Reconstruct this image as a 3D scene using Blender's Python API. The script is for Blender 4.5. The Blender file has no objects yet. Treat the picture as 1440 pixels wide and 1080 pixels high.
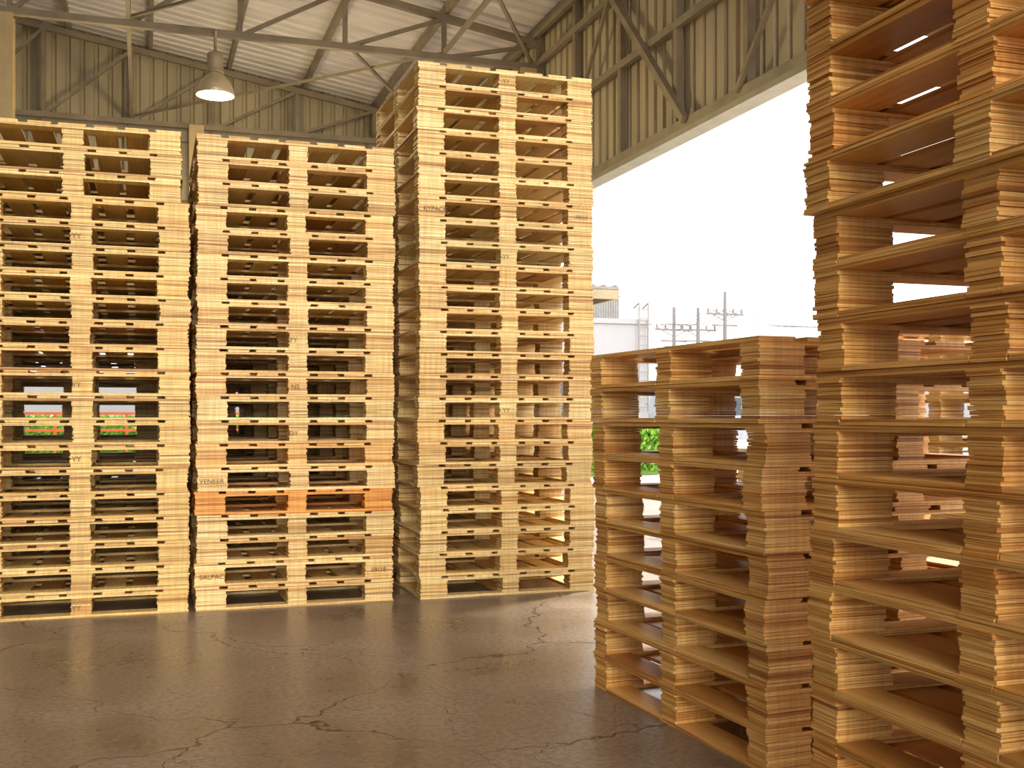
import bpy, math, random
from mathutils import Vector, Matrix
random.seed(7)
sc = bpy.context.scene
sc.view_settings.view_transform = 'Standard'
sc.view_settings.look = 'None'
sc.view_settings.exposure = 0.0

# ------------------------------------------------------------------ helpers
class MB:
    def __init__(s): s.v=[]; s.f=[]; s.m=[]
    def box(s,x0,x1,y0,y1,z0,z1,mi=0,rot=0.0):
        b=len(s.v)
        cx,cy=(x0+x1)/2,(y0+y1)/2
        c,sn=math.cos(rot),math.sin(rot)
        for z in (z0,z1):
            for x,y in ((x0,y0),(x1,y0),(x1,y1),(x0,y1)):
                dx,dy=x-cx,y-cy
                s.v.append((cx+dx*c-dy*sn,cy+dx*sn+dy*c,z))
        for f in ((0,3,2,1),(4,5,6,7),(0,1,5,4),(1,2,6,5),(2,3,7,6),(3,0,4,7)):
            s.f.append(tuple(b+i for i in f)); s.m.append(mi)
    def beam(s,a,b,w,h,mi=0):
        a=Vector(a);b=Vector(b);d=(b-a).normalized()
        up=Vector((0,0,1)) if abs(d.z)<0.95 else Vector((0,1,0))
        r=d.cross(up).normalized(); u=r.cross(d).normalized()
        i0=len(s.v)
        for p in (a,b):
            for sx,sy in ((-1,-1),(1,-1),(1,1),(-1,1)):
                s.v.append(tuple(p+r*sx*w/2+u*sy*h/2))
        for f in ((0,3,2,1),(4,5,6,7),(0,1,5,4),(1,2,6,5),(2,3,7,6),(3,0,4,7)):
            s.f.append(tuple(i0+i for i in f)); s.m.append(mi)
    def lathe(s,prof,cx,cy,n=28,mi=0):
        i0=len(s.v)
        for r,z in prof:
            for k in range(n):
                t=2*math.pi*k/n
                s.v.append((cx+r*math.cos(t),cy+r*math.sin(t),z))
        for j in range(len(prof)-1):
            for k in range(n):
                k2=(k+1)%n
                s.f.append((i0+j*n+k,i0+j*n+k2,i0+(j+1)*n+k2,i0+(j+1)*n+k)); s.m.append(mi)
    def tube(s,a,b,r,n=10,mi=0):
        a=Vector(a);b=Vector(b);d=(b-a).normalized()
        up=Vector((0,0,1)) if abs(d.z)<0.9 else Vector((0,1,0))
        x=d.cross(up).normalized();y=x.cross(d)
        i0=len(s.v)
        for p in (a,b):
            for k in range(n):
                t=2*math.pi*k/n
                s.v.append(tuple(p+x*r*math.cos(t)+y*r*math.sin(t)))
        for k in range(n):
            k2=(k+1)%n
            s.f.append((i0+k,i0+k2,i0+n+k2,i0+n+k)); s.m.append(mi)
        s.f.append(tuple(i0+k for k in range(n))); s.m.append(mi)
        s.f.append(tuple(i0+n+k for k in reversed(range(n)))); s.m.append(mi)
    def mesh(s,name,mats):
        me=bpy.data.meshes.new(name)
        me.from_pydata(s.v,[],s.f)
        for m in mats: me.materials.append(m)
        me.polygons.foreach_set('material_index',s.m)
        me.update()
        return me
    def obj(s,name,mats,smooth=False):
        me=s.mesh(name,mats)
        if smooth:
            me.polygons.foreach_set('use_smooth',[True]*len(me.polygons))
        o=bpy.data.objects.new(name,me); sc.collection.objects.link(o)
        return o

def newmat(name):
    m=bpy.data.materials.new(name); m.use_nodes=True
    nt=m.node_tree; b=nt.nodes['Principled BSDF']
    return m,nt,b
def plain(name,col,rough=0.6,metal=0.0,var=0.12,scale=4.0,bump=0.0,emit=0.0):
    m,nt,b=newmat(name)
    tc=nt.nodes.new('ShaderNodeTexCoord')
    n=nt.nodes.new('ShaderNodeTexNoise'); n.inputs['Scale'].default_value=scale; n.inputs['Detail'].default_value=6
    nt.links.new(tc.outputs['Object'],n.inputs['Vector'])
    r=nt.nodes.new('ShaderNodeValToRGB')
    r.color_ramp.elements[0].position=0.3; r.color_ramp.elements[1].position=0.7
    r.color_ramp.elements[0].color=(col[0]*(1-var),col[1]*(1-var),col[2]*(1-var),1)
    r.color_ramp.elements[1].color=(min(1,col[0]*(1+var)),min(1,col[1]*(1+var)),min(1,col[2]*(1+var)),1)
    nt.links.new(n.outputs['Fac'],r.inputs['Fac'])
    nt.links.new(r.outputs['Color'],b.inputs['Base Color'])
    b.inputs['Roughness'].default_value=rough; b.inputs['Metallic'].default_value=metal
    if emit>0:
        nt.links.new(r.outputs['Color'],b.inputs['Emission Color']); b.inputs['Emission Strength'].default_value=emit
    return m

# ------------------------------------------------------------------ wood
def make_wood():
    m,nt,b=newmat('plywood')
    L=nt.links.new; N=nt.nodes.new
    tc=N('ShaderNodeTexCoord'); oi=N('ShaderNodeObjectInfo'); ge=N('ShaderNodeNewGeometry')
    mul=N('ShaderNodeMath'); mul.operation='MULTIPLY'; mul.inputs[1].default_value=37.0
    L(oi.outputs['Random'],mul.inputs[0])
    add=N('ShaderNodeVectorMath'); add.operation='ADD'
    L(tc.outputs['Object'],add.inputs[0]); L(mul.outputs[0],add.inputs[1])
    wn=N('ShaderNodeTexWhiteNoise'); wn.noise_dimensions='2D'
    cmb=N('ShaderNodeCombineXYZ'); L(ge.outputs['Random Per Island'],cmb.inputs[0]); L(oi.outputs['Random'],cmb.inputs[1])
    L(cmb.outputs[0],wn.inputs['Vector'])
    r=N('ShaderNodeValToRGB'); e=r.color_ramp.elements
    e[0].position=0.0; e[0].color=(0.50,0.26,0.09,1)
    e[1].position=1.0; e[1].color=(0.98,0.82,0.48,1)
    x=e.new(0.18); x.color=(0.75,0.49,0.19,1)
    x=e.new(0.5); x.color=(0.91,0.69,0.34,1)
    L(wn.outputs['Value'],r.inputs['Fac'])
    mp=N('ShaderNodeMapping'); mp.inputs['Scale'].default_value=(3,3,330)
    L(add.outputs[0],mp.inputs['Vector'])
    n1=N('ShaderNodeTexNoise'); n1.inputs['Scale'].default_value=1.0; n1.inputs['Detail'].default_value=3
    L(mp.outputs[0],n1.inputs['Vector'])
    r1=N('ShaderNodeValToRGB'); r1.color_ramp.elements[0].position=0.36; r1.color_ramp.elements[0].color=(0.42,0.28,0.16,1)
    r1.color_ramp.elements[1].position=0.52; r1.color_ramp.elements[1].color=(1,1,1,1)
    L(n1.outputs['Fac'],r1.inputs['Fac'])
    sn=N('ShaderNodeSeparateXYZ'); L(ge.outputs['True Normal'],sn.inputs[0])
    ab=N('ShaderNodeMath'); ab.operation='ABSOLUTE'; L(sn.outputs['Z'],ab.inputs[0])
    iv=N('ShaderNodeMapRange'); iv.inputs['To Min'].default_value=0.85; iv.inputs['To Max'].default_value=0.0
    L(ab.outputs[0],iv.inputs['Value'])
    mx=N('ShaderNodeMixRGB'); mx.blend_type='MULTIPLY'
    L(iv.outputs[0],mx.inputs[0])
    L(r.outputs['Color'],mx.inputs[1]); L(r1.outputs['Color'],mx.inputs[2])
    mp2=N('ShaderNodeMapping'); mp2.inputs['Scale'].default_value=(70,3,3)
    L(add.outputs[0],mp2.inputs['Vector'])
    n2=N('ShaderNodeTexNoise'); n2.inputs['Scale'].default_value=1.0; n2.inputs['Detail'].default_value=5; n2.inputs['Distortion'].default_value=0.6
    L(mp2.outputs[0],n2.inputs['Vector'])
    r2=N('ShaderNodeValToRGB'); r2.color_ramp.elements[0].position=0.25; r2.color_ramp.elements[0].color=(0.72,0.60,0.43,1)
    r2.color_ramp.elements[1].position=0.6; r2.color_ramp.elements[1].color=(1,1,1,1)
    L(n2.outputs['Fac'],r2.inputs['Fac'])
    mx2=N('ShaderNodeMixRGB'); mx2.blend_type='MULTIPLY'; mx2.inputs[0].default_value=0.65
    L(mx.outputs[0],mx2.inputs[1]); L(r2.outputs['Color'],mx2.inputs[2])
    mx3=N('ShaderNodeMixRGB'); mx3.blend_type='MULTIPLY'; mx3.inputs[0].default_value=1.0
    L(mx2.outputs[0],mx3.inputs[1]); L(oi.outputs['Color'],mx3.inputs[2])
    L(mx3.outputs[0],b.inputs['Base Color'])
    b.inputs['Roughness'].default_value=0.48
    bp=N('ShaderNodeBump'); bp.inputs['Strength'].default_value=0.3; bp.inputs['Distance'].default_value=0.004
    L(n1.outputs['Fac'],bp.inputs['Height']); L(bp.outputs['Normal'],b.inputs['Normal'])
    return m
wood=make_wood()
ink=plain('stencil_ink',(0.22,0.12,0.05),0.8)

W,D,H=1.10,1.17,0.131
TB,BL,TS,TD=0.014,0.089,0.013,0.014
def pallet_mesh(i):
    mb=MB(); rnd=random.Random(100+i)
    j=lambda a: rnd.uniform(-a,a)
    hw,hd=W/2,D/2
    def board(x0,x1,y0,y1,z0,z1):
        zm=z0+(z1-z0)*0.5
        a,b_,c,d=j(.003),j(.003),j(.003),j(.003)
        mb.box(x0+a,x1+b_,y0+c,y1+d,z0,zm)
        a,b_,c,d=j(.003),j(.003),j(.003),j(.003)
        mb.box(x0+a,x1+b_,y0+c,y1+d,zm,z1-0.0003)
    xs=[(-hw,-hw+.16),(-.052,.052),(hw-.16,hw)]
    ys=[(-hd,-hd+.10),(-.05,.05),(hd-.10,hd)]
    for y0,y1 in ys: board(-hw,hw,y0,y1,0.0,TB)
    for x0,x1 in ((-hw,-hw+.11),(-.05,.05),(hw-.11,hw)):
        for k in range(2): board(x0,x1,ys[k][1]+.002,ys[k+1][0]-.002,0.0,TB)
    for x0,x1 in xs:
        for y0,y1 in ys:
            n=9; t=BL/n; ox,oy=j(.005),j(.005)
            for k in range(n):
                mb.box(x0+ox+j(.004),x1+ox+j(.004),y0+oy+j(.004),y1+oy+j(.004),TB+k*t,TB+(k+1)*t-0.0008,rot=j(.012))
    z=TB+BL
    for y0,y1 in ys: board(-hw,hw,y0,y1,z,z+TS)
    z+=TS
    nb=7; ws=[.13,.115,.115,.135,.115,.115,.13]; gap=(W-sum(ws))/6
    x=-hw
    for wd in ws:
        a=j(.003)
        board(x+a,x+wd+a,-hd,hd,z,z+TD); x+=wd+gap
    return mb.mesh('pallet',[wood])
pm=[pallet_mesh(i) for i in range(7)]

def text_child(parent,txt,loc,size=0.042,rot=(math.pi/2,0,0)):
    cu=bpy.data.curves.new('stencil_text','FONT'); cu.body=txt; cu.size=size; cu.extrude=0.0002
    cu.materials.append(ink)
    o=bpy.data.objects.new('stencil_text',cu); sc.collection.objects.link(o)
    o.parent=parent; o.location=loc; o.rotation_euler=rot
    return o

def stack(x0,y0,n,tint=(1,1,1),jit=0.006,rot=0.0,special=None,lean=(0,0),z0=0.0,steps=None,seed=0):
    rnd=random.Random(seed)
    e=bpy.data.objects.new('pallet_stack',None); sc.collection.objects.link(e)
    e.empty_display_size=0.2
    e.location=(x0+W/2,y0+D/2,z0); e.rotation_euler=(0,0,rot)
    for k in range(n):
        o=bpy.data.objects.new('pallet',pm[rnd.randrange(len(pm))]); sc.collection.objects.link(o)
        o.parent=e
        dx,dy=rnd.uniform(-jit,jit)+lean[0]*k,rnd.uniform(-jit,jit)+lean[1]*k
        if steps:
            for kk,sx,sy in steps:
                if k>=kk: dx+=sx; dy+=sy
        o.location=(dx,dy,k*H)
        o.rotation_euler=(0,0,rnd.uniform(-.007,.007)+(math.pi if rnd.random()<.5 else 0))
        v=rnd.uniform(.88,1.04); wv=rnd.uniform(.86,1.08)
        c=[tint[0]*v,tint[1]*v*(.5+.5*wv),tint[2]*v*wv]
        if special and k in special: c=list(special[k])
        o.color=(c[0],c[1],c[2],1)
    return e

FY=6.24
s1=stack(-0.86,FY,20,tint=(1.0,.95,.72),seed=1,steps=[(17,-.035,0)])  # tint warmed to imitate yellow flare light over this stack
s2=stack(0.272,FY,20,tint=(1.0,.97,.86),seed=2,special={4:(1.0,.60,.22),6:(1.0,.82,.6),5:(1.03,1.0,.95)},steps=[(5,.006,0),(13,.005,0)])
s3=stack(1.53,FY,24,tint=(1.01,1.0,.90),seed=3,steps=[(5,-.01,0),(9,.012,.0),(15,-.01,0)])
stack(-2.00,FY,20,seed=4,tint=(1,.93,.8))
fz=lambda k:k*H+TB+0.03
for e,lst in ((s1,[(6,-.045,'YY'),(9,-.045,'YY'),(0,-.045,'YY'),(15,-.045,'YY'),(17,-.50,'YY')]),
              (s2,[(5,-.53,'VENEER'),(1,-.53,'SALPAC'),(1,.42,'09/18'),(9,-.035,'NS'),(7,-.045,'DY'),(11,-.045,'YY')]),
              (s3,[(17,-.53,'KYPACK'),(17,.42,'19/11'),(23,-.045,'YY'),(8,-.045,'YY'),(15,-.045,'YY')])):
    for k,x,t in lst: text_child(e,t,(x,-D/2-0.018,fz(k)),size=.038)
# rows behind
stack(1.50,FY+1.30,22,seed=5,tint=(1,.96,.8))
stack(0.20,FY+1.28,19,seed=6,tint=(1,.9,.7))
stack(-0.98,FY+1.28,18,seed=7,tint=(1,.9,.7))
stack(-2.2,FY+1.28,19,seed=8,tint=(1,.9,.7))
stack(1.52,FY+2.60,16,seed=9)
stack(0.1,FY+2.7,13,seed=10)
# right hand stacks
stack(1.722,2.874,10,tint=(1.0,.84,.60),seed=11,jit=.010,rot=.045,steps=[(7,-.012,0)])  # browner tint puts the shade on this stack into its colour
stack(1.595,1.205,22,tint=(.92,.70,.44),seed=12,jit=.010,steps=[(12,-.03,.0),(6,.01,0)])  # darkest tint, shade on the near stack painted into the wood
# stacks beyond, next to the opening
stack(4.25,4.55,12,seed=13,tint=(1,.96,.85))
stack(4.35,5.95,8,seed=14,tint=(1,.96,.85))
stack(5.0,8.0,6,seed=15,tint=(1,.96,.85),rot=.1)

# ------------------------------------------------------------------ floor
def make_floor():
    m,nt,b=newmat('concrete_floor'); L=nt.links.new; N=nt.nodes.new
    tc=N('ShaderNodeTexCoord')
    n=N('ShaderNodeTexNoise'); n.inputs['Scale'].default_value=1.1; n.inputs['Detail'].default_value=10; n.inputs['Roughness'].default_value=.66
    L(tc.outputs['Object'],n.inputs['Vector'])
    r=N('ShaderNodeValToRGB'); e=r.color_ramp.elements
    e[0].position=.3; e[0].color=(.14,.10,.068,1); e[1].position=.7; e[1].color=(.38,.305,.25,1)
    L(n.outputs['Fac'],r.inputs['Fac'])
    nf=N('ShaderNodeTexNoise'); nf.inputs['Scale'].default_value=45; nf.inputs['Detail'].default_value=7
    L(tc.outputs['Object'],nf.inputs['Vector'])
    rf=N('ShaderNodeValToRGB'); rf.color_ramp.elements[0].position=.38; rf.color_ramp.elements[0].color=(.55,.52,.48,1); rf.color_ramp.elements[1].position=.58; rf.color_ramp.elements[1].color=(1,1,1,1)
    L(nf.outputs['Fac'],rf.inputs['Fac'])
    mf=N('ShaderNodeMixRGB'); mf.blend_type='MULTIPLY'; mf.inputs[0].default_value=.75
    L(r.outputs['Color'],mf.inputs[1]); L(rf.outputs['Color'],mf.inputs[2])
    nw=N('ShaderNodeTexNoise'); nw.inputs['Scale'].default_value=2.2; nw.inputs['Detail'].default_value=9; nw.inputs['Roughness'].default_value=.55
    L(tc.outputs['Object'],nw.inputs['Vector'])
    sub=N('ShaderNodeVectorMath'); sub.operation='MULTIPLY_ADD'; sub.inputs[1].default_value=(.6,.6,0)
    L(nw.outputs['Color'],sub.inputs[0]); L(tc.outputs['Object'],sub.inputs[2])
    def crack(scale,width,mscale,m0,m1,offs):
        ofn=N('ShaderNodeVectorMath'); ofn.operation='ADD'; ofn.inputs[1].default_value=offs; L(sub.outputs[0],ofn.inputs[0])
        vo=N('ShaderNodeTexVoronoi'); vo.feature='DISTANCE_TO_EDGE'; vo.inputs['Scale'].default_value=scale; vo.voronoi_dimensions='2D'
        L(ofn.outputs[0],vo.inputs['Vector'])
        nm=N('ShaderNodeTexNoise'); nm.inputs['Scale'].default_value=mscale; nm.inputs['Detail'].default_value=3
        L(tc.outputs['Object'],nm.inputs['Vector'])
        wr=N('ShaderNodeMapRange'); wr.inputs['From Min'].default_value=m0; wr.inputs['From Max'].default_value=m1
        wr.inputs['To Min'].default_value=0.0; wr.inputs['To Max'].default_value=width
        L(nm.outputs['Fac'],wr.inputs['Value'])
        ad=N('ShaderNodeMath'); ad.operation='ADD'; ad.inputs[1].default_value=1e-5; L(wr.outputs[0],ad.inputs[0])
        lt=N('ShaderNodeMath'); lt.operation='DIVIDE'; L(vo.outputs['Distance'],lt.inputs[0]); L(ad.outputs[0],lt.inputs[1])
        inv=N('ShaderNodeMath'); inv.operation='SUBTRACT'; inv.use_clamp=True; inv.inputs[0].default_value=1.25; L(lt.outputs[0],inv.inputs[1])
        return inv
    c1=crack(.75,.0055,.7,.36,.56,(0,0,0)); c2=crack(1.9,.008,1.1,.47,.66,(3.3,1.7,0))
    mk=N('ShaderNodeMath'); mk.operation='MAXIMUM'; L(c1.outputs[0],mk.inputs[0]); L(c2.outputs[0],mk.inputs[1])
    mc=N('ShaderNodeMixRGB'); mc.inputs[2].default_value=(.025,.017,.011,1)
    L(mk.outputs[0],mc.inputs[0]); L(mf.outputs[0],mc.inputs[1])
    L(mc.outputs[0],b.inputs['Base Color'])
    rr=N('ShaderNodeMapRange'); rr.inputs['From Min'].default_value=.3; rr.inputs['From Max'].default_value=.7; rr.inputs['To Min'].default_value=.20; rr.inputs['To Max'].default_value=.46
    L(n.outputs['Fac'],rr.inputs['Value']); L(rr.outputs[0],b.inputs['Roughness'])
    hs=N('ShaderNodeMath'); hs.operation='SUBTRACT'; hs.inputs[0].default_value=1.0; L(mk.outputs[0],hs.inputs[1])
    ha=N('ShaderNodeMath'); ha.operation='MULTIPLY_ADD'; ha.inputs[1].default_value=.15; L(nf.outputs['Fac'],ha.inputs[0]); L(hs.outputs[0],ha.inputs[2])
    bp=N('ShaderNodeBump'); bp.inputs['Strength'].default_value=.3; bp.inputs['Distance'].default_value=.005
    L(ha.outputs[0],bp.inputs['Height']); L(bp.outputs['Normal'],b.inputs['Normal'])
    return m
GZ=-.05
mb=MB(); mb.box(-12,6.7,-5,23.6,GZ+.002,0); mb.obj('floor',[make_floor()])
me=bpy.data.meshes.new('ground'); me.from_pydata([(-120,-60,GZ),(180,-60,GZ),(180,200,GZ),(-120,200,GZ)],[],[(0,1,2,3)])
me.materials.append(plain('yard_concrete',(.50,.47,.42),.85,var=.15,scale=.5))
o=bpy.data.objects.new('ground',me); sc.collection.objects.link(o)

# ------------------------------------------------------------------ shell
def sheet_mat(name,col,axis):
    m,nt,b=newmat(name); L=nt.links.new; N=nt.nodes.new
    tc=N('ShaderNodeTexCoord')
    mp=N('ShaderNodeMapping'); mp.inputs['Scale'].default_value=axis
    L(tc.outputs['Object'],mp.inputs['Vector'])
    n=N('ShaderNodeTexNoise'); n.inputs['Scale'].default_value=1; n.inputs['Detail'].default_value=5
    L(mp.outputs[0],n.inputs['Vector'])
    r=N('ShaderNodeValToRGB'); e=r.color_ramp.elements
    e[0].position=.3; e[0].color=tuple(c*.74 for c in col)+(1,); e[1].position=.65; e[1].color=tuple(col)+(1,)
    L(n.outputs['Fac'],r.inputs['Fac']); L(r.outputs['Color'],b.inputs['Base Color'])
    b.inputs['Roughness'].default_value=.5; b.inputs['Metallic'].default_value=.05
    return m
wall_m=sheet_mat('wall_sheet',(.52,.44,.31),(3,3,.5))
roof_m=sheet_mat('roof_sheet',(.84,.79,.80),(.4,3,3))
steel=plain('painted_steel',(.27,.22,.16),.5,.2,var=.2,scale=3)
steel_l=plain('galvanised_trim',(.32,.29,.24),.5,.2)

def corr(name,fn,u0,u1,v0,v1,period,depth,mat):
    us=[];u=u0
    while u<u1-1e-6:
        for f,o in ((0,0),(.62,0),(.70,1),(.92,1)):
            uu=u+f*period
            if uu<=u1: us.append((uu,o*depth))
        u+=period
    us.append((u1,0))
    vs=[];fs=[]
    for uu,o in us:
        a=v0(uu) if callable(v0) else v0; b=v1(uu) if callable(v1) else v1
        vs.append(fn(uu,o,a)); vs.append(fn(uu,o,b))
    for i in range(len(us)-1): fs.append((2*i,2*i+2,2*i+3,2*i+1))
    me=bpy.data.meshes.new(name); me.from_pydata(vs,[],fs); me.materials.append(mat)
    o=bpy.data.objects.new(name,me); sc.collection.objects.link(o)
    return o
RX=6.3; BY=23.2; LX=-12.0; FYE=-5.0; RIDGE=-3.0; EH=7.45; SL=.161
def rh(x): return EH+SL*(RX-x) if x>=RIDGE else EH+SL*(RX-RIDGE)-SL*(RIDGE-x)
HB=4.52
corr('wall_right',lambda u,o,v:(RX+o,u,v),FYE,BY,HB,EH+.03,.26,.06,wall_m)
corr('wall_back',lambda u,o,v:(u,BY+o,v),LX,RX,2.7,lambda u:rh(u)+.05,.26,.06,wall_m)
corr('wall_left',lambda u,o,v:(LX-o,u,v),FYE,BY,0,lambda u:rh(LX),.26,.05,wall_m)
corr('light_blocker_front',lambda u,o,v:(u,FYE-o,v),LX,-3.4,0,lambda u:rh(u),.26,.05,wall_m)  # unseen wall added to keep front light off the right stacks' left faces
def roof():
    vs=[];fs=[]
    for xa,xb in ((RX+.5,RIDGE),(RIDGE,LX-.5)):
        us=[];u=FYE
        while u<BY+.4:
            for f,o in ((0,0),(.6,0),(.68,1),(.9,1)): us.append((u+f*.30,o*.06))
            u+=.30
        b=len(vs)
        for uu,o in us:
            vs.append((xa,uu,rh(xa)+o+.02)); vs.append((xb,uu,rh(xb)+o+.02))
        for i in range(len(us)-1): fs.append((b+2*i,b+2*i+2,b+2*i+3,b+2*i+1))
    me=bpy.data.meshes.new('ceiling'); me.from_pydata(vs,[],fs); me.materials.append(roof_m)
    o=bpy.data.objects.new('ceiling',me); sc.collection.objects.link(o)
roof()
mb=MB()
x=RX-.15
while x>LX:
    z=rh(x)-.085
    mb.beam((x,FYE,z),(x,BY-.05,z),.07,.17)
    x-=1.5
mb.obj('roof_purlins',[steel])
CH=6.84
for Y in (22.75,17.1,11.5,5.9,.3,-4.6):
    mb=MB()
    mb.beam((LX+.1,Y,CH),(RX-.1,Y,CH),.10,.10)
    for xa,xb in ((RX-.1,RIDGE),(RIDGE,LX+.1)):
        mb.beam((xa,Y,rh(xa)-.24),(xb,Y,rh(xb)-.24),.10,.11)
    x=RX-.1
    while x-1.6>LX:
        x2=x-1.6
        mb.beam((x2,Y,CH),(x2,Y,rh(x2)-.24),.07,.07)
        if x>RIDGE: mb.beam((x2,Y,CH),(x,Y,rh(x)-.26),.06,.06)
        else: mb.beam((x,Y,CH),(x2,Y,rh(x2)-.26),.06,.06)
        x=x2
    mb.obj('roof_truss',[steel])
mb=MB()
for ya,yb in ((5.9,11.5),(11.5,17.1),(17.1,22.75)):
    for x in (4.6,-0.2,-5.0):
        mb.beam((x,ya,CH+.08),(x,yb,CH+.08),.06,.06)
    mb.beam((4.6,ya,CH+.08),(-.2,yb,CH+.10),.04,.04)
    mb.beam((6.1,yb,CH+.07),(3.0,ya,CH+.07),.05,.05)
mb.obj('roof_bracing',[steel])
mb=MB()
mb.beam((RX-.10,FYE,HB+.06),(RX-.10,BY,HB+.06),.12,.12)
mb.beam((RX-.10,FYE,5.86),(RX-.10,BY,5.86),.07,.10)
mb.beam((RX-.10,FYE,6.9),(RX-.10,BY,6.9),.07,.10)
y=-4.5
while y<BY:
    mb.beam((RX-.08,y,HB),(RX-.08,y,EH-.05),.09,.09); y+=1.66
y=17.05+5.6
while y>-3:
    mb.beam((RX-.17,y-3.1,6.9),(RX-.17,y-5.3,HB+.08),.09,.09)
    mb.beam((RX-.17,y-.9,HB+.08),(RX-.17,y-3.1,6.9),.05,.05)
    y-=5.6
mb.obj('wall_right_framing',[steel])
mb=MB(); mb.box(RX-.17,RX+.07,FYE,BY,HB-.07,HB+.0); mb.obj('trim_1',[steel_l])
mb=MB(); mb.box(LX,RX,BY-.02,BY+.07,2.62,2.72); mb.box(LX,RX,BY-.16,BY-.03,6.6,6.85); mb.obj('trim_2',[steel_l])
mb=MB()
x=RX-.2
while x>LX:
    mb.beam((x,BY-.12,2.7),(x,BY-.12,rh(x)-.2),.09,.09); x-=1.6
mb.obj('wall_back_framing',[steel])
plain_col=plain('column_paint',(.55,.42,.22),.5,.1)
def column(x,y,h,s=.28):
    mb=MB()
    mb.box(x-s/2,x+s/2,y-s/2,y-s/2+.02,0,h); mb.box(x-s/2,x+s/2,y+s/2-.02,y+s/2,0,h); mb.box(x-.01,x+.01,y-s/2+.02,y+s/2-.02,0,h)
    mb.box(x-s*.8,x+s*.8,y-s*.8,y+s*.8,0,.02)
    mb.obj('steel_column',[plain_col])
for x,y,h in ((RX-.3,22.5,CH-.06),(RX-.3,17.1,CH-.06),(RX-.3,.3,CH-.06),(-1.88,17.1,CH-.06),(1.0,22.5,CH-.06),(-2.6,22.5,CH-.06),(-6,11.5,CH-.06)):
    column(x,y,h)

# ------------------------------------------------------------------ high bay lamp
mb=MB(); lx,ly,lz=1.03,17.0,5.87
mb.lathe([(.275,lz),(.285,lz+.01),(.27,lz+.10),(.22,lz+.20),(.15,lz+.28),(.10,lz+.33)],lx,ly,36,0)
mb.lathe([(.10,lz+.33),(.13,lz+.34),(.13,lz+.36),(.11,lz+.38),(.12,lz+.42),(.11,lz+.46),(.12,lz+.52),(.12,lz+.62),(.05,lz+.66),(.0,lz+.66)],lx,ly,24,1)
mb.lathe([(.0,lz+.03),(.26,lz+.03)],lx,ly,36,2)
mb.tube((lx,ly,lz+.66),(lx,ly,CH-.0),.022,10,1)
mb.obj('high_bay_lamp',[plain('spun_aluminium',(.62,.52,.34),.35,.3),plain('lamp_housing',(.42,.35,.24),.5,.3),plain('lamp_glass',(.95,.85,.55),.2,emit=.7)],smooth=True)
ld=bpy.data.lights.new('high_bay_light','POINT'); ld.energy=450; ld.color=(1,.83,.40); ld.shadow_soft_size=.2
lo=bpy.data.objects.new('high_bay_light',ld); sc.collection.objects.link(lo); lo.location=(lx,ly,lz-.15)

# ------------------------------------------------------------------ outside
white=plain('white_render',(.32,.32,.36),.8,var=.06,scale=.5)
grey=plain('grey_roofing',(.22,.21,.20),.7)
glass=plain('dark_glass',(.06,.08,.10),.1)
tan=plain('tan_fascia',(.32,.26,.17),.7)
mb=MB(); mb.box(7.6,10.9,26,34,GZ,4.05,0)
mb.box(7.3,11.4,25.4,34.6,4.25,4.33,1); mb.box(7.3,11.4,25.4,25.5,4.02,4.26,2); mb.box(11.3,11.4,25.5,34.6,4.02,4.26,2); mb.box(7.7,10.8,26.1,33.9,4.04,4.26,0)
mb.box(8,9.2,25.95,26.01,1,2.2,3); mb.box(9.8,10.6,25.95,26.01,0,2.1,3)
for i in range(14): mb.beam((7.3+i*.31,25.4,4.35),(7.3+i*.31,34.6,4.35),.06,.05,1)
mb.obj('workshop_building',[white,grey,tan,glass])
mb=MB(); mb.box(10,17.45,36.3,44,GZ,4.4,0); mb.box(9.9,17.55,36.2,44.1,4.4,4.58,0)
for i in range(3):
    mb.box(11+i*2.2,12.4+i*2.2,36.24,36.31,1.3,2.7,1); mb.box(10.9+i*2.2,12.5+i*2.2,36.2,36.28,1.22,1.3,0)
mb.obj('flat_roof_building',[white,glass])
mb=MB()
for sx in (-.18,.18): mb.tube((17.15+sx,36.05,1.2),(17.15+sx,36.05,5.15),.03)
for k in range(12): mb.tube((16.97,36.05,1.4+k*.32),(17.33,36.05,1.4+k*.32),.02)
for sx in (-.18,.18): mb.tube((17.15+sx,36.05,5.15),(17.15+sx,36.5,5.0),.03)
for sx in (-.18,.18): mb.tube((17.15+sx,36.05,1.5),(17.15+sx,36.2,1.5),.02)
mb.obj('roof_ladder',[grey])
mb=MB(); cx,cy=15.9,36.9
mb.box(cx-.50,cx+.50,cy-.35,cy+.35,4.6,5.38,0); mb.box(cx-.54,cx+.54,cy-.39,cy+.39,5.38,5.45,0)
for k in range(11): mb.box(cx-.50+k*.096,cx-.47+k*.096,cy-.37,cy-.35,4.62,5.36,1)
mb.box(cx-.4,cx-.3,cy-.3,cy+.3,4.58,4.6,1)
mb.obj('rooftop_air_conditioner',[plain('ac_case',(.22,.22,.24),.5),grey])
def wall_run(x0,x1,y,h,step=3.0):
    mb=MB(); mb.box(x0,x1,y,y+.3,GZ,h,0)
    x=x0
    while x<x1-.4:
        mb.box(x,x+.35,y-.1,y+.4,GZ,h+.15,0); x+=step
    mb.obj('perimeter_fence',[white])
wall_run(19,95,52,2.0)
wall_run(-14,6.4,38,2.4)
mb=MB(); mb.box(26,56,72,84,GZ,3.6,0)
b=len(mb.v); mb.v+= [(25.5,71.5,3.6),(56.5,71.5,3.6),(56.5,84.5,3.6),(25.5,84.5,3.6),(25.5,78,5.2),(56.5,78,5.2)]
mb.f+=[(b,b+1,b+5,b+4),(b+2,b+3,b+4,b+5),(b,b+4,b+3),(b+1,b+2,b+5)]; mb.m+=[1]*4
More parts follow.
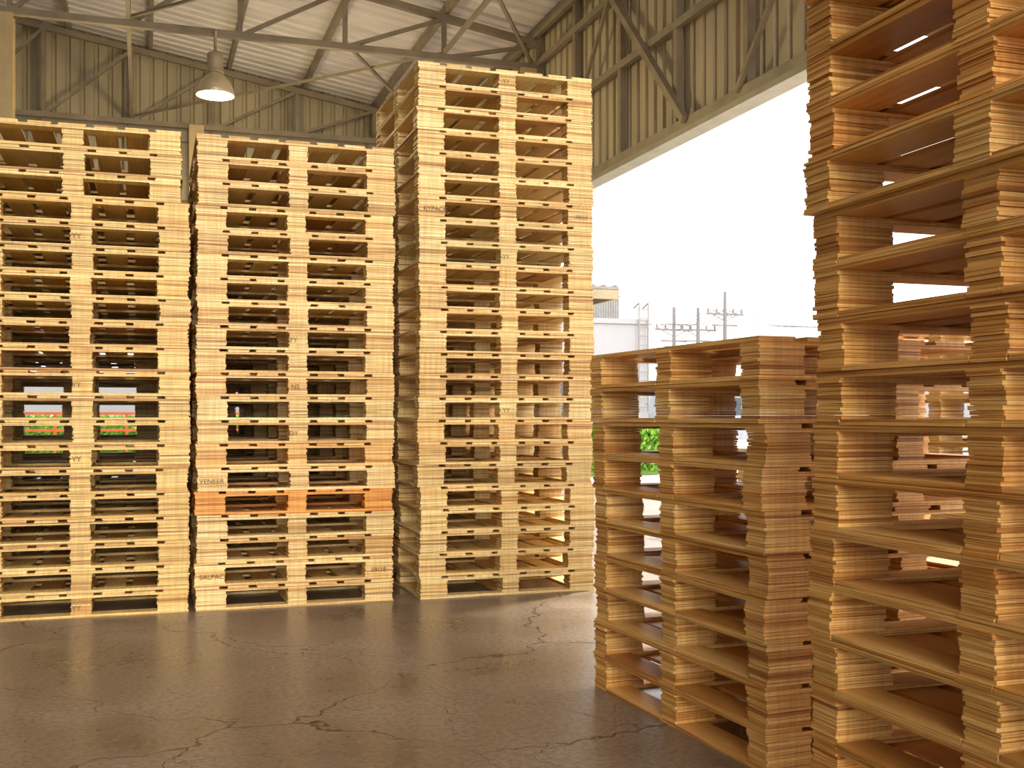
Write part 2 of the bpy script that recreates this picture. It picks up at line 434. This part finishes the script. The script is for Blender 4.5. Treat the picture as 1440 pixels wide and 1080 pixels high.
for k in range(7): mb.box(27.5+k*4,29.2+k*4,71.95,72.01,.9,2.4,2)
mb.obj('warehouse_building',[white,grey,glass])
pole_m=plain('pole_concrete',(.16,.15,.16),.8)
poles=[(32.1,63.0,8.0),(33.6,62.6,8.0),(35.2,62.0,9.0),(46,64,8.6)]
for i,(x,y,h) in enumerate(poles):
    mb=MB(); mb.lathe([(.17,GZ),(.10,h),(0,h)],x,y,12)
    mb.box(x-1.3,x+1.3,y-.06,y+.06,h-1.5,h-1.38); mb.box(x-.9,x+.9,y-.06,y+.06,h-2.2,h-2.1)
    for k in range(5): mb.lathe([(.06,h-1.38),(.07,h-1.2),(.03,h-1.1),(0,h-1.1)],x-1.2+k*.6,y,8)
    mb.beam((x-.9,y,h-1.45),(x,y,h-1.9),.05,.05); mb.beam((x+.9,y,h-1.45),(x,y,h-1.9),.05,.05)
    if i<2:
        mb.lathe([(0,h-3.3),(.35,h-3.3),(.35,h-2.5),(0,h-2.5)],x+.5,y-.3,12)
        mb.lathe([(0,h-3.3),(.3,h-3.3),(.3,h-2.5),(0,h-2.5)],x-.5,y-.3,12)
    mb.obj('utility_pole',[pole_m])
cu=bpy.data.curves.new('power_lines','CURVE'); cu.dimensions='3D'; cu.bevel_depth=.022; cu.materials.append(pole_m)
def wire(a,b,sag):
    sp=cu.splines.new('POLY'); sp.points.add(12)
    for i in range(13):
        t=i/12; p=Vector(a).lerp(Vector(b),t); p.z-=sag*4*t*(1-t); sp.points[i].co=(*p,1)
for k in range(5):
    o=-1.2+k*.6
    wire((poles[2][0]+o,62,7.9),(poles[3][0]+o,64,7.5),.7); wire((poles[3][0]+o,64,7.5),(80+o,60,8.4),1)
    wire((poles[0][0]+o,63,6.9),(poles[2][0]+o,62,7.9),.3); wire((12+o,70,6.5),(poles[0][0]+o,63,6.9),.7)
ow=bpy.data.objects.new('power_lines',cu); sc.collection.objects.link(ow)
leaf=plain('leaf_green',(.18,.38,.04),.6,var=.4,scale=6)
def hedge(x0,x1,y0,y1,h,n,z0=GZ+.005):
    mb=MB(); rnd=random.Random(int(x0*10))
    mb.box(x0+.15,x1-.15,y0+.15,y1-.15,z0,h-.12)
    for _ in range(n):
        x,y,z=rnd.uniform(x0,x1),rnd.uniform(y0,y1),rnd.uniform(z0+.1,h)
        if rnd.random()<.5: y=y0+rnd.uniform(-.05,.15)
        elif rnd.random()<.5: z=h+rnd.uniform(-.12,.08)
        s=rnd.uniform(.04,.09)
        a=Vector((rnd.uniform(-1,1),rnd.uniform(-1,1),rnd.uniform(-1,1))).normalized(); c=a.orthogonal().normalized(); d=a.cross(c)
        b=len(mb.v)
        for p in (c*s,d*s*.5,-c*s,-d*s*.5): mb.v.append((x+p.x,y+p.y,z+p.z))
        mb.f.append((b,b+1,b+2,b+3)); mb.m.append(0)
    mb.obj('hedge',[leaf])
hedge(7.6,9.6,19.0,20.0,.80,4000)
hedge(-6,6,30.5,31.5,1.0,9000)
mb=MB()
for k in range(16): mb.box(-6+k*.8,-5.94+k*.8,28,28.06,GZ,1.15)
for z in (.3,.7,1.1): mb.box(-6,6.1,27.98,28.02,z,z+.06)
mb.obj('railing',[plain('orange_paint',(.6,.12,.03),.5)])
def van(x,y,z,paint):
    e=bpy.data.objects.new('van',None); sc.collection.objects.link(e); e.location=(x,y,z); e.rotation_euler=(0,0,.3)
    body=[(-2.1,.35),(2.1,.35),(2.15,.9),(1.85,1.05),(1.25,1.75),(.9,1.9),(-2.0,1.9),(-2.12,1.2)]
    mb=MB(); n=len(body)
    for yy in (-.85,.85):
        for px,pz in body: mb.v.append((px,yy,pz))
    mb.f.append(tuple(range(n))); mb.m.append(0); mb.f.append(tuple(reversed(range(n,2*n)))); mb.m.append(0)
    for i in range(n): mb.f.append((i,(i+1)%n,n+(i+1)%n,n+i)); mb.m.append(0)
    for xa,xb in ((-1.9,-.8),(-.7,.3),(.4,1.1)):
        mb.box(xa,xb,-.87,-.85,1.15,1.7,1); mb.box(xa,xb,.85,.87,1.15,1.7,1)
    mb.box(2.12,2.2,-.7,-.4,.65,.8,1); mb.box(2.12,2.2,.4,.7,.65,.8,1); mb.box(2.1,2.22,-.8,.8,.35,.5,2)
    o=mb.obj('body',[paint,glass,grey]); o.parent=e
    for wx in (-1.35,1.35):
        for wy in (-.82,.82):
            w=MB(); w.tube((wx,wy-.1,.33),(wx,wy+.1,.33),.33,20,0); w.tube((wx,wy-.11,.33),(wx,wy+.11,.33),.18,16,1)
            o=w.obj('wheel',[plain('tyre',(.03,.03,.03),.8),steel_l]); o.parent=e
van(25.5,28.5,GZ,white)
van(17.5,31.5,GZ,plain('silver_paint',(.28,.31,.38),.3))

# ------------------------------------------------------------------ light
w=bpy.data.worlds.new('World'); sc.world=w; w.use_nodes=True
nt=w.node_tree; bg=nt.nodes['Background']
tc=nt.nodes.new('ShaderNodeTexCoord'); sp=nt.nodes.new('ShaderNodeSeparateXYZ'); r=nt.nodes.new('ShaderNodeValToRGB')
nt.links.new(tc.outputs['Generated'],sp.inputs[0]); nt.links.new(sp.outputs['Z'],r.inputs['Fac'])
r.color_ramp.elements[0].position=0.0; r.color_ramp.elements[0].color=(.97,.93,.93,1)
r.color_ramp.elements[1].position=.5; r.color_ramp.elements[1].color=(1,.97,.92,1)
nt.links.new(r.outputs['Color'],bg.inputs['Color']); bg.inputs['Strength'].default_value=2.5
sd=bpy.data.lights.new('sun','SUN'); sd.energy=9.0; sd.angle=math.radians(6); sd.color=(1,.92,.76)
so=bpy.data.objects.new('sun',sd); sc.collection.objects.link(so)
so.rotation_euler=Vector((-1.0,-.55,-1.0)).to_track_quat('-Z','Y').to_euler(); so.location=(25,10,30)
# added soft fill sun for stack fronts, imitating sky glow from the open front
sd=bpy.data.lights.new('front_fill_sun','SUN'); sd.energy=3.2; sd.angle=math.radians(40); sd.color=(1,.93,.76)
so=bpy.data.objects.new('front_fill_sun',sd); sc.collection.objects.link(so)
so.rotation_euler=Vector((.06,1.0,-.28)).to_track_quat('-Z','Y').to_euler(); so.location=(0,-20,12)

# ------------------------------------------------------------------ camera
cd=bpy.data.cameras.new('camera'); cam=bpy.data.objects.new('camera',cd); sc.collection.objects.link(cam)
cam.location=(0,0,1.07); cam.rotation_euler=(math.radians(90),0,math.radians(-18.6))
cd.sensor_width=36; cd.lens=1543/1440*36; cd.shift_y=45/1440
cd.clip_end=500
sc.camera=cam
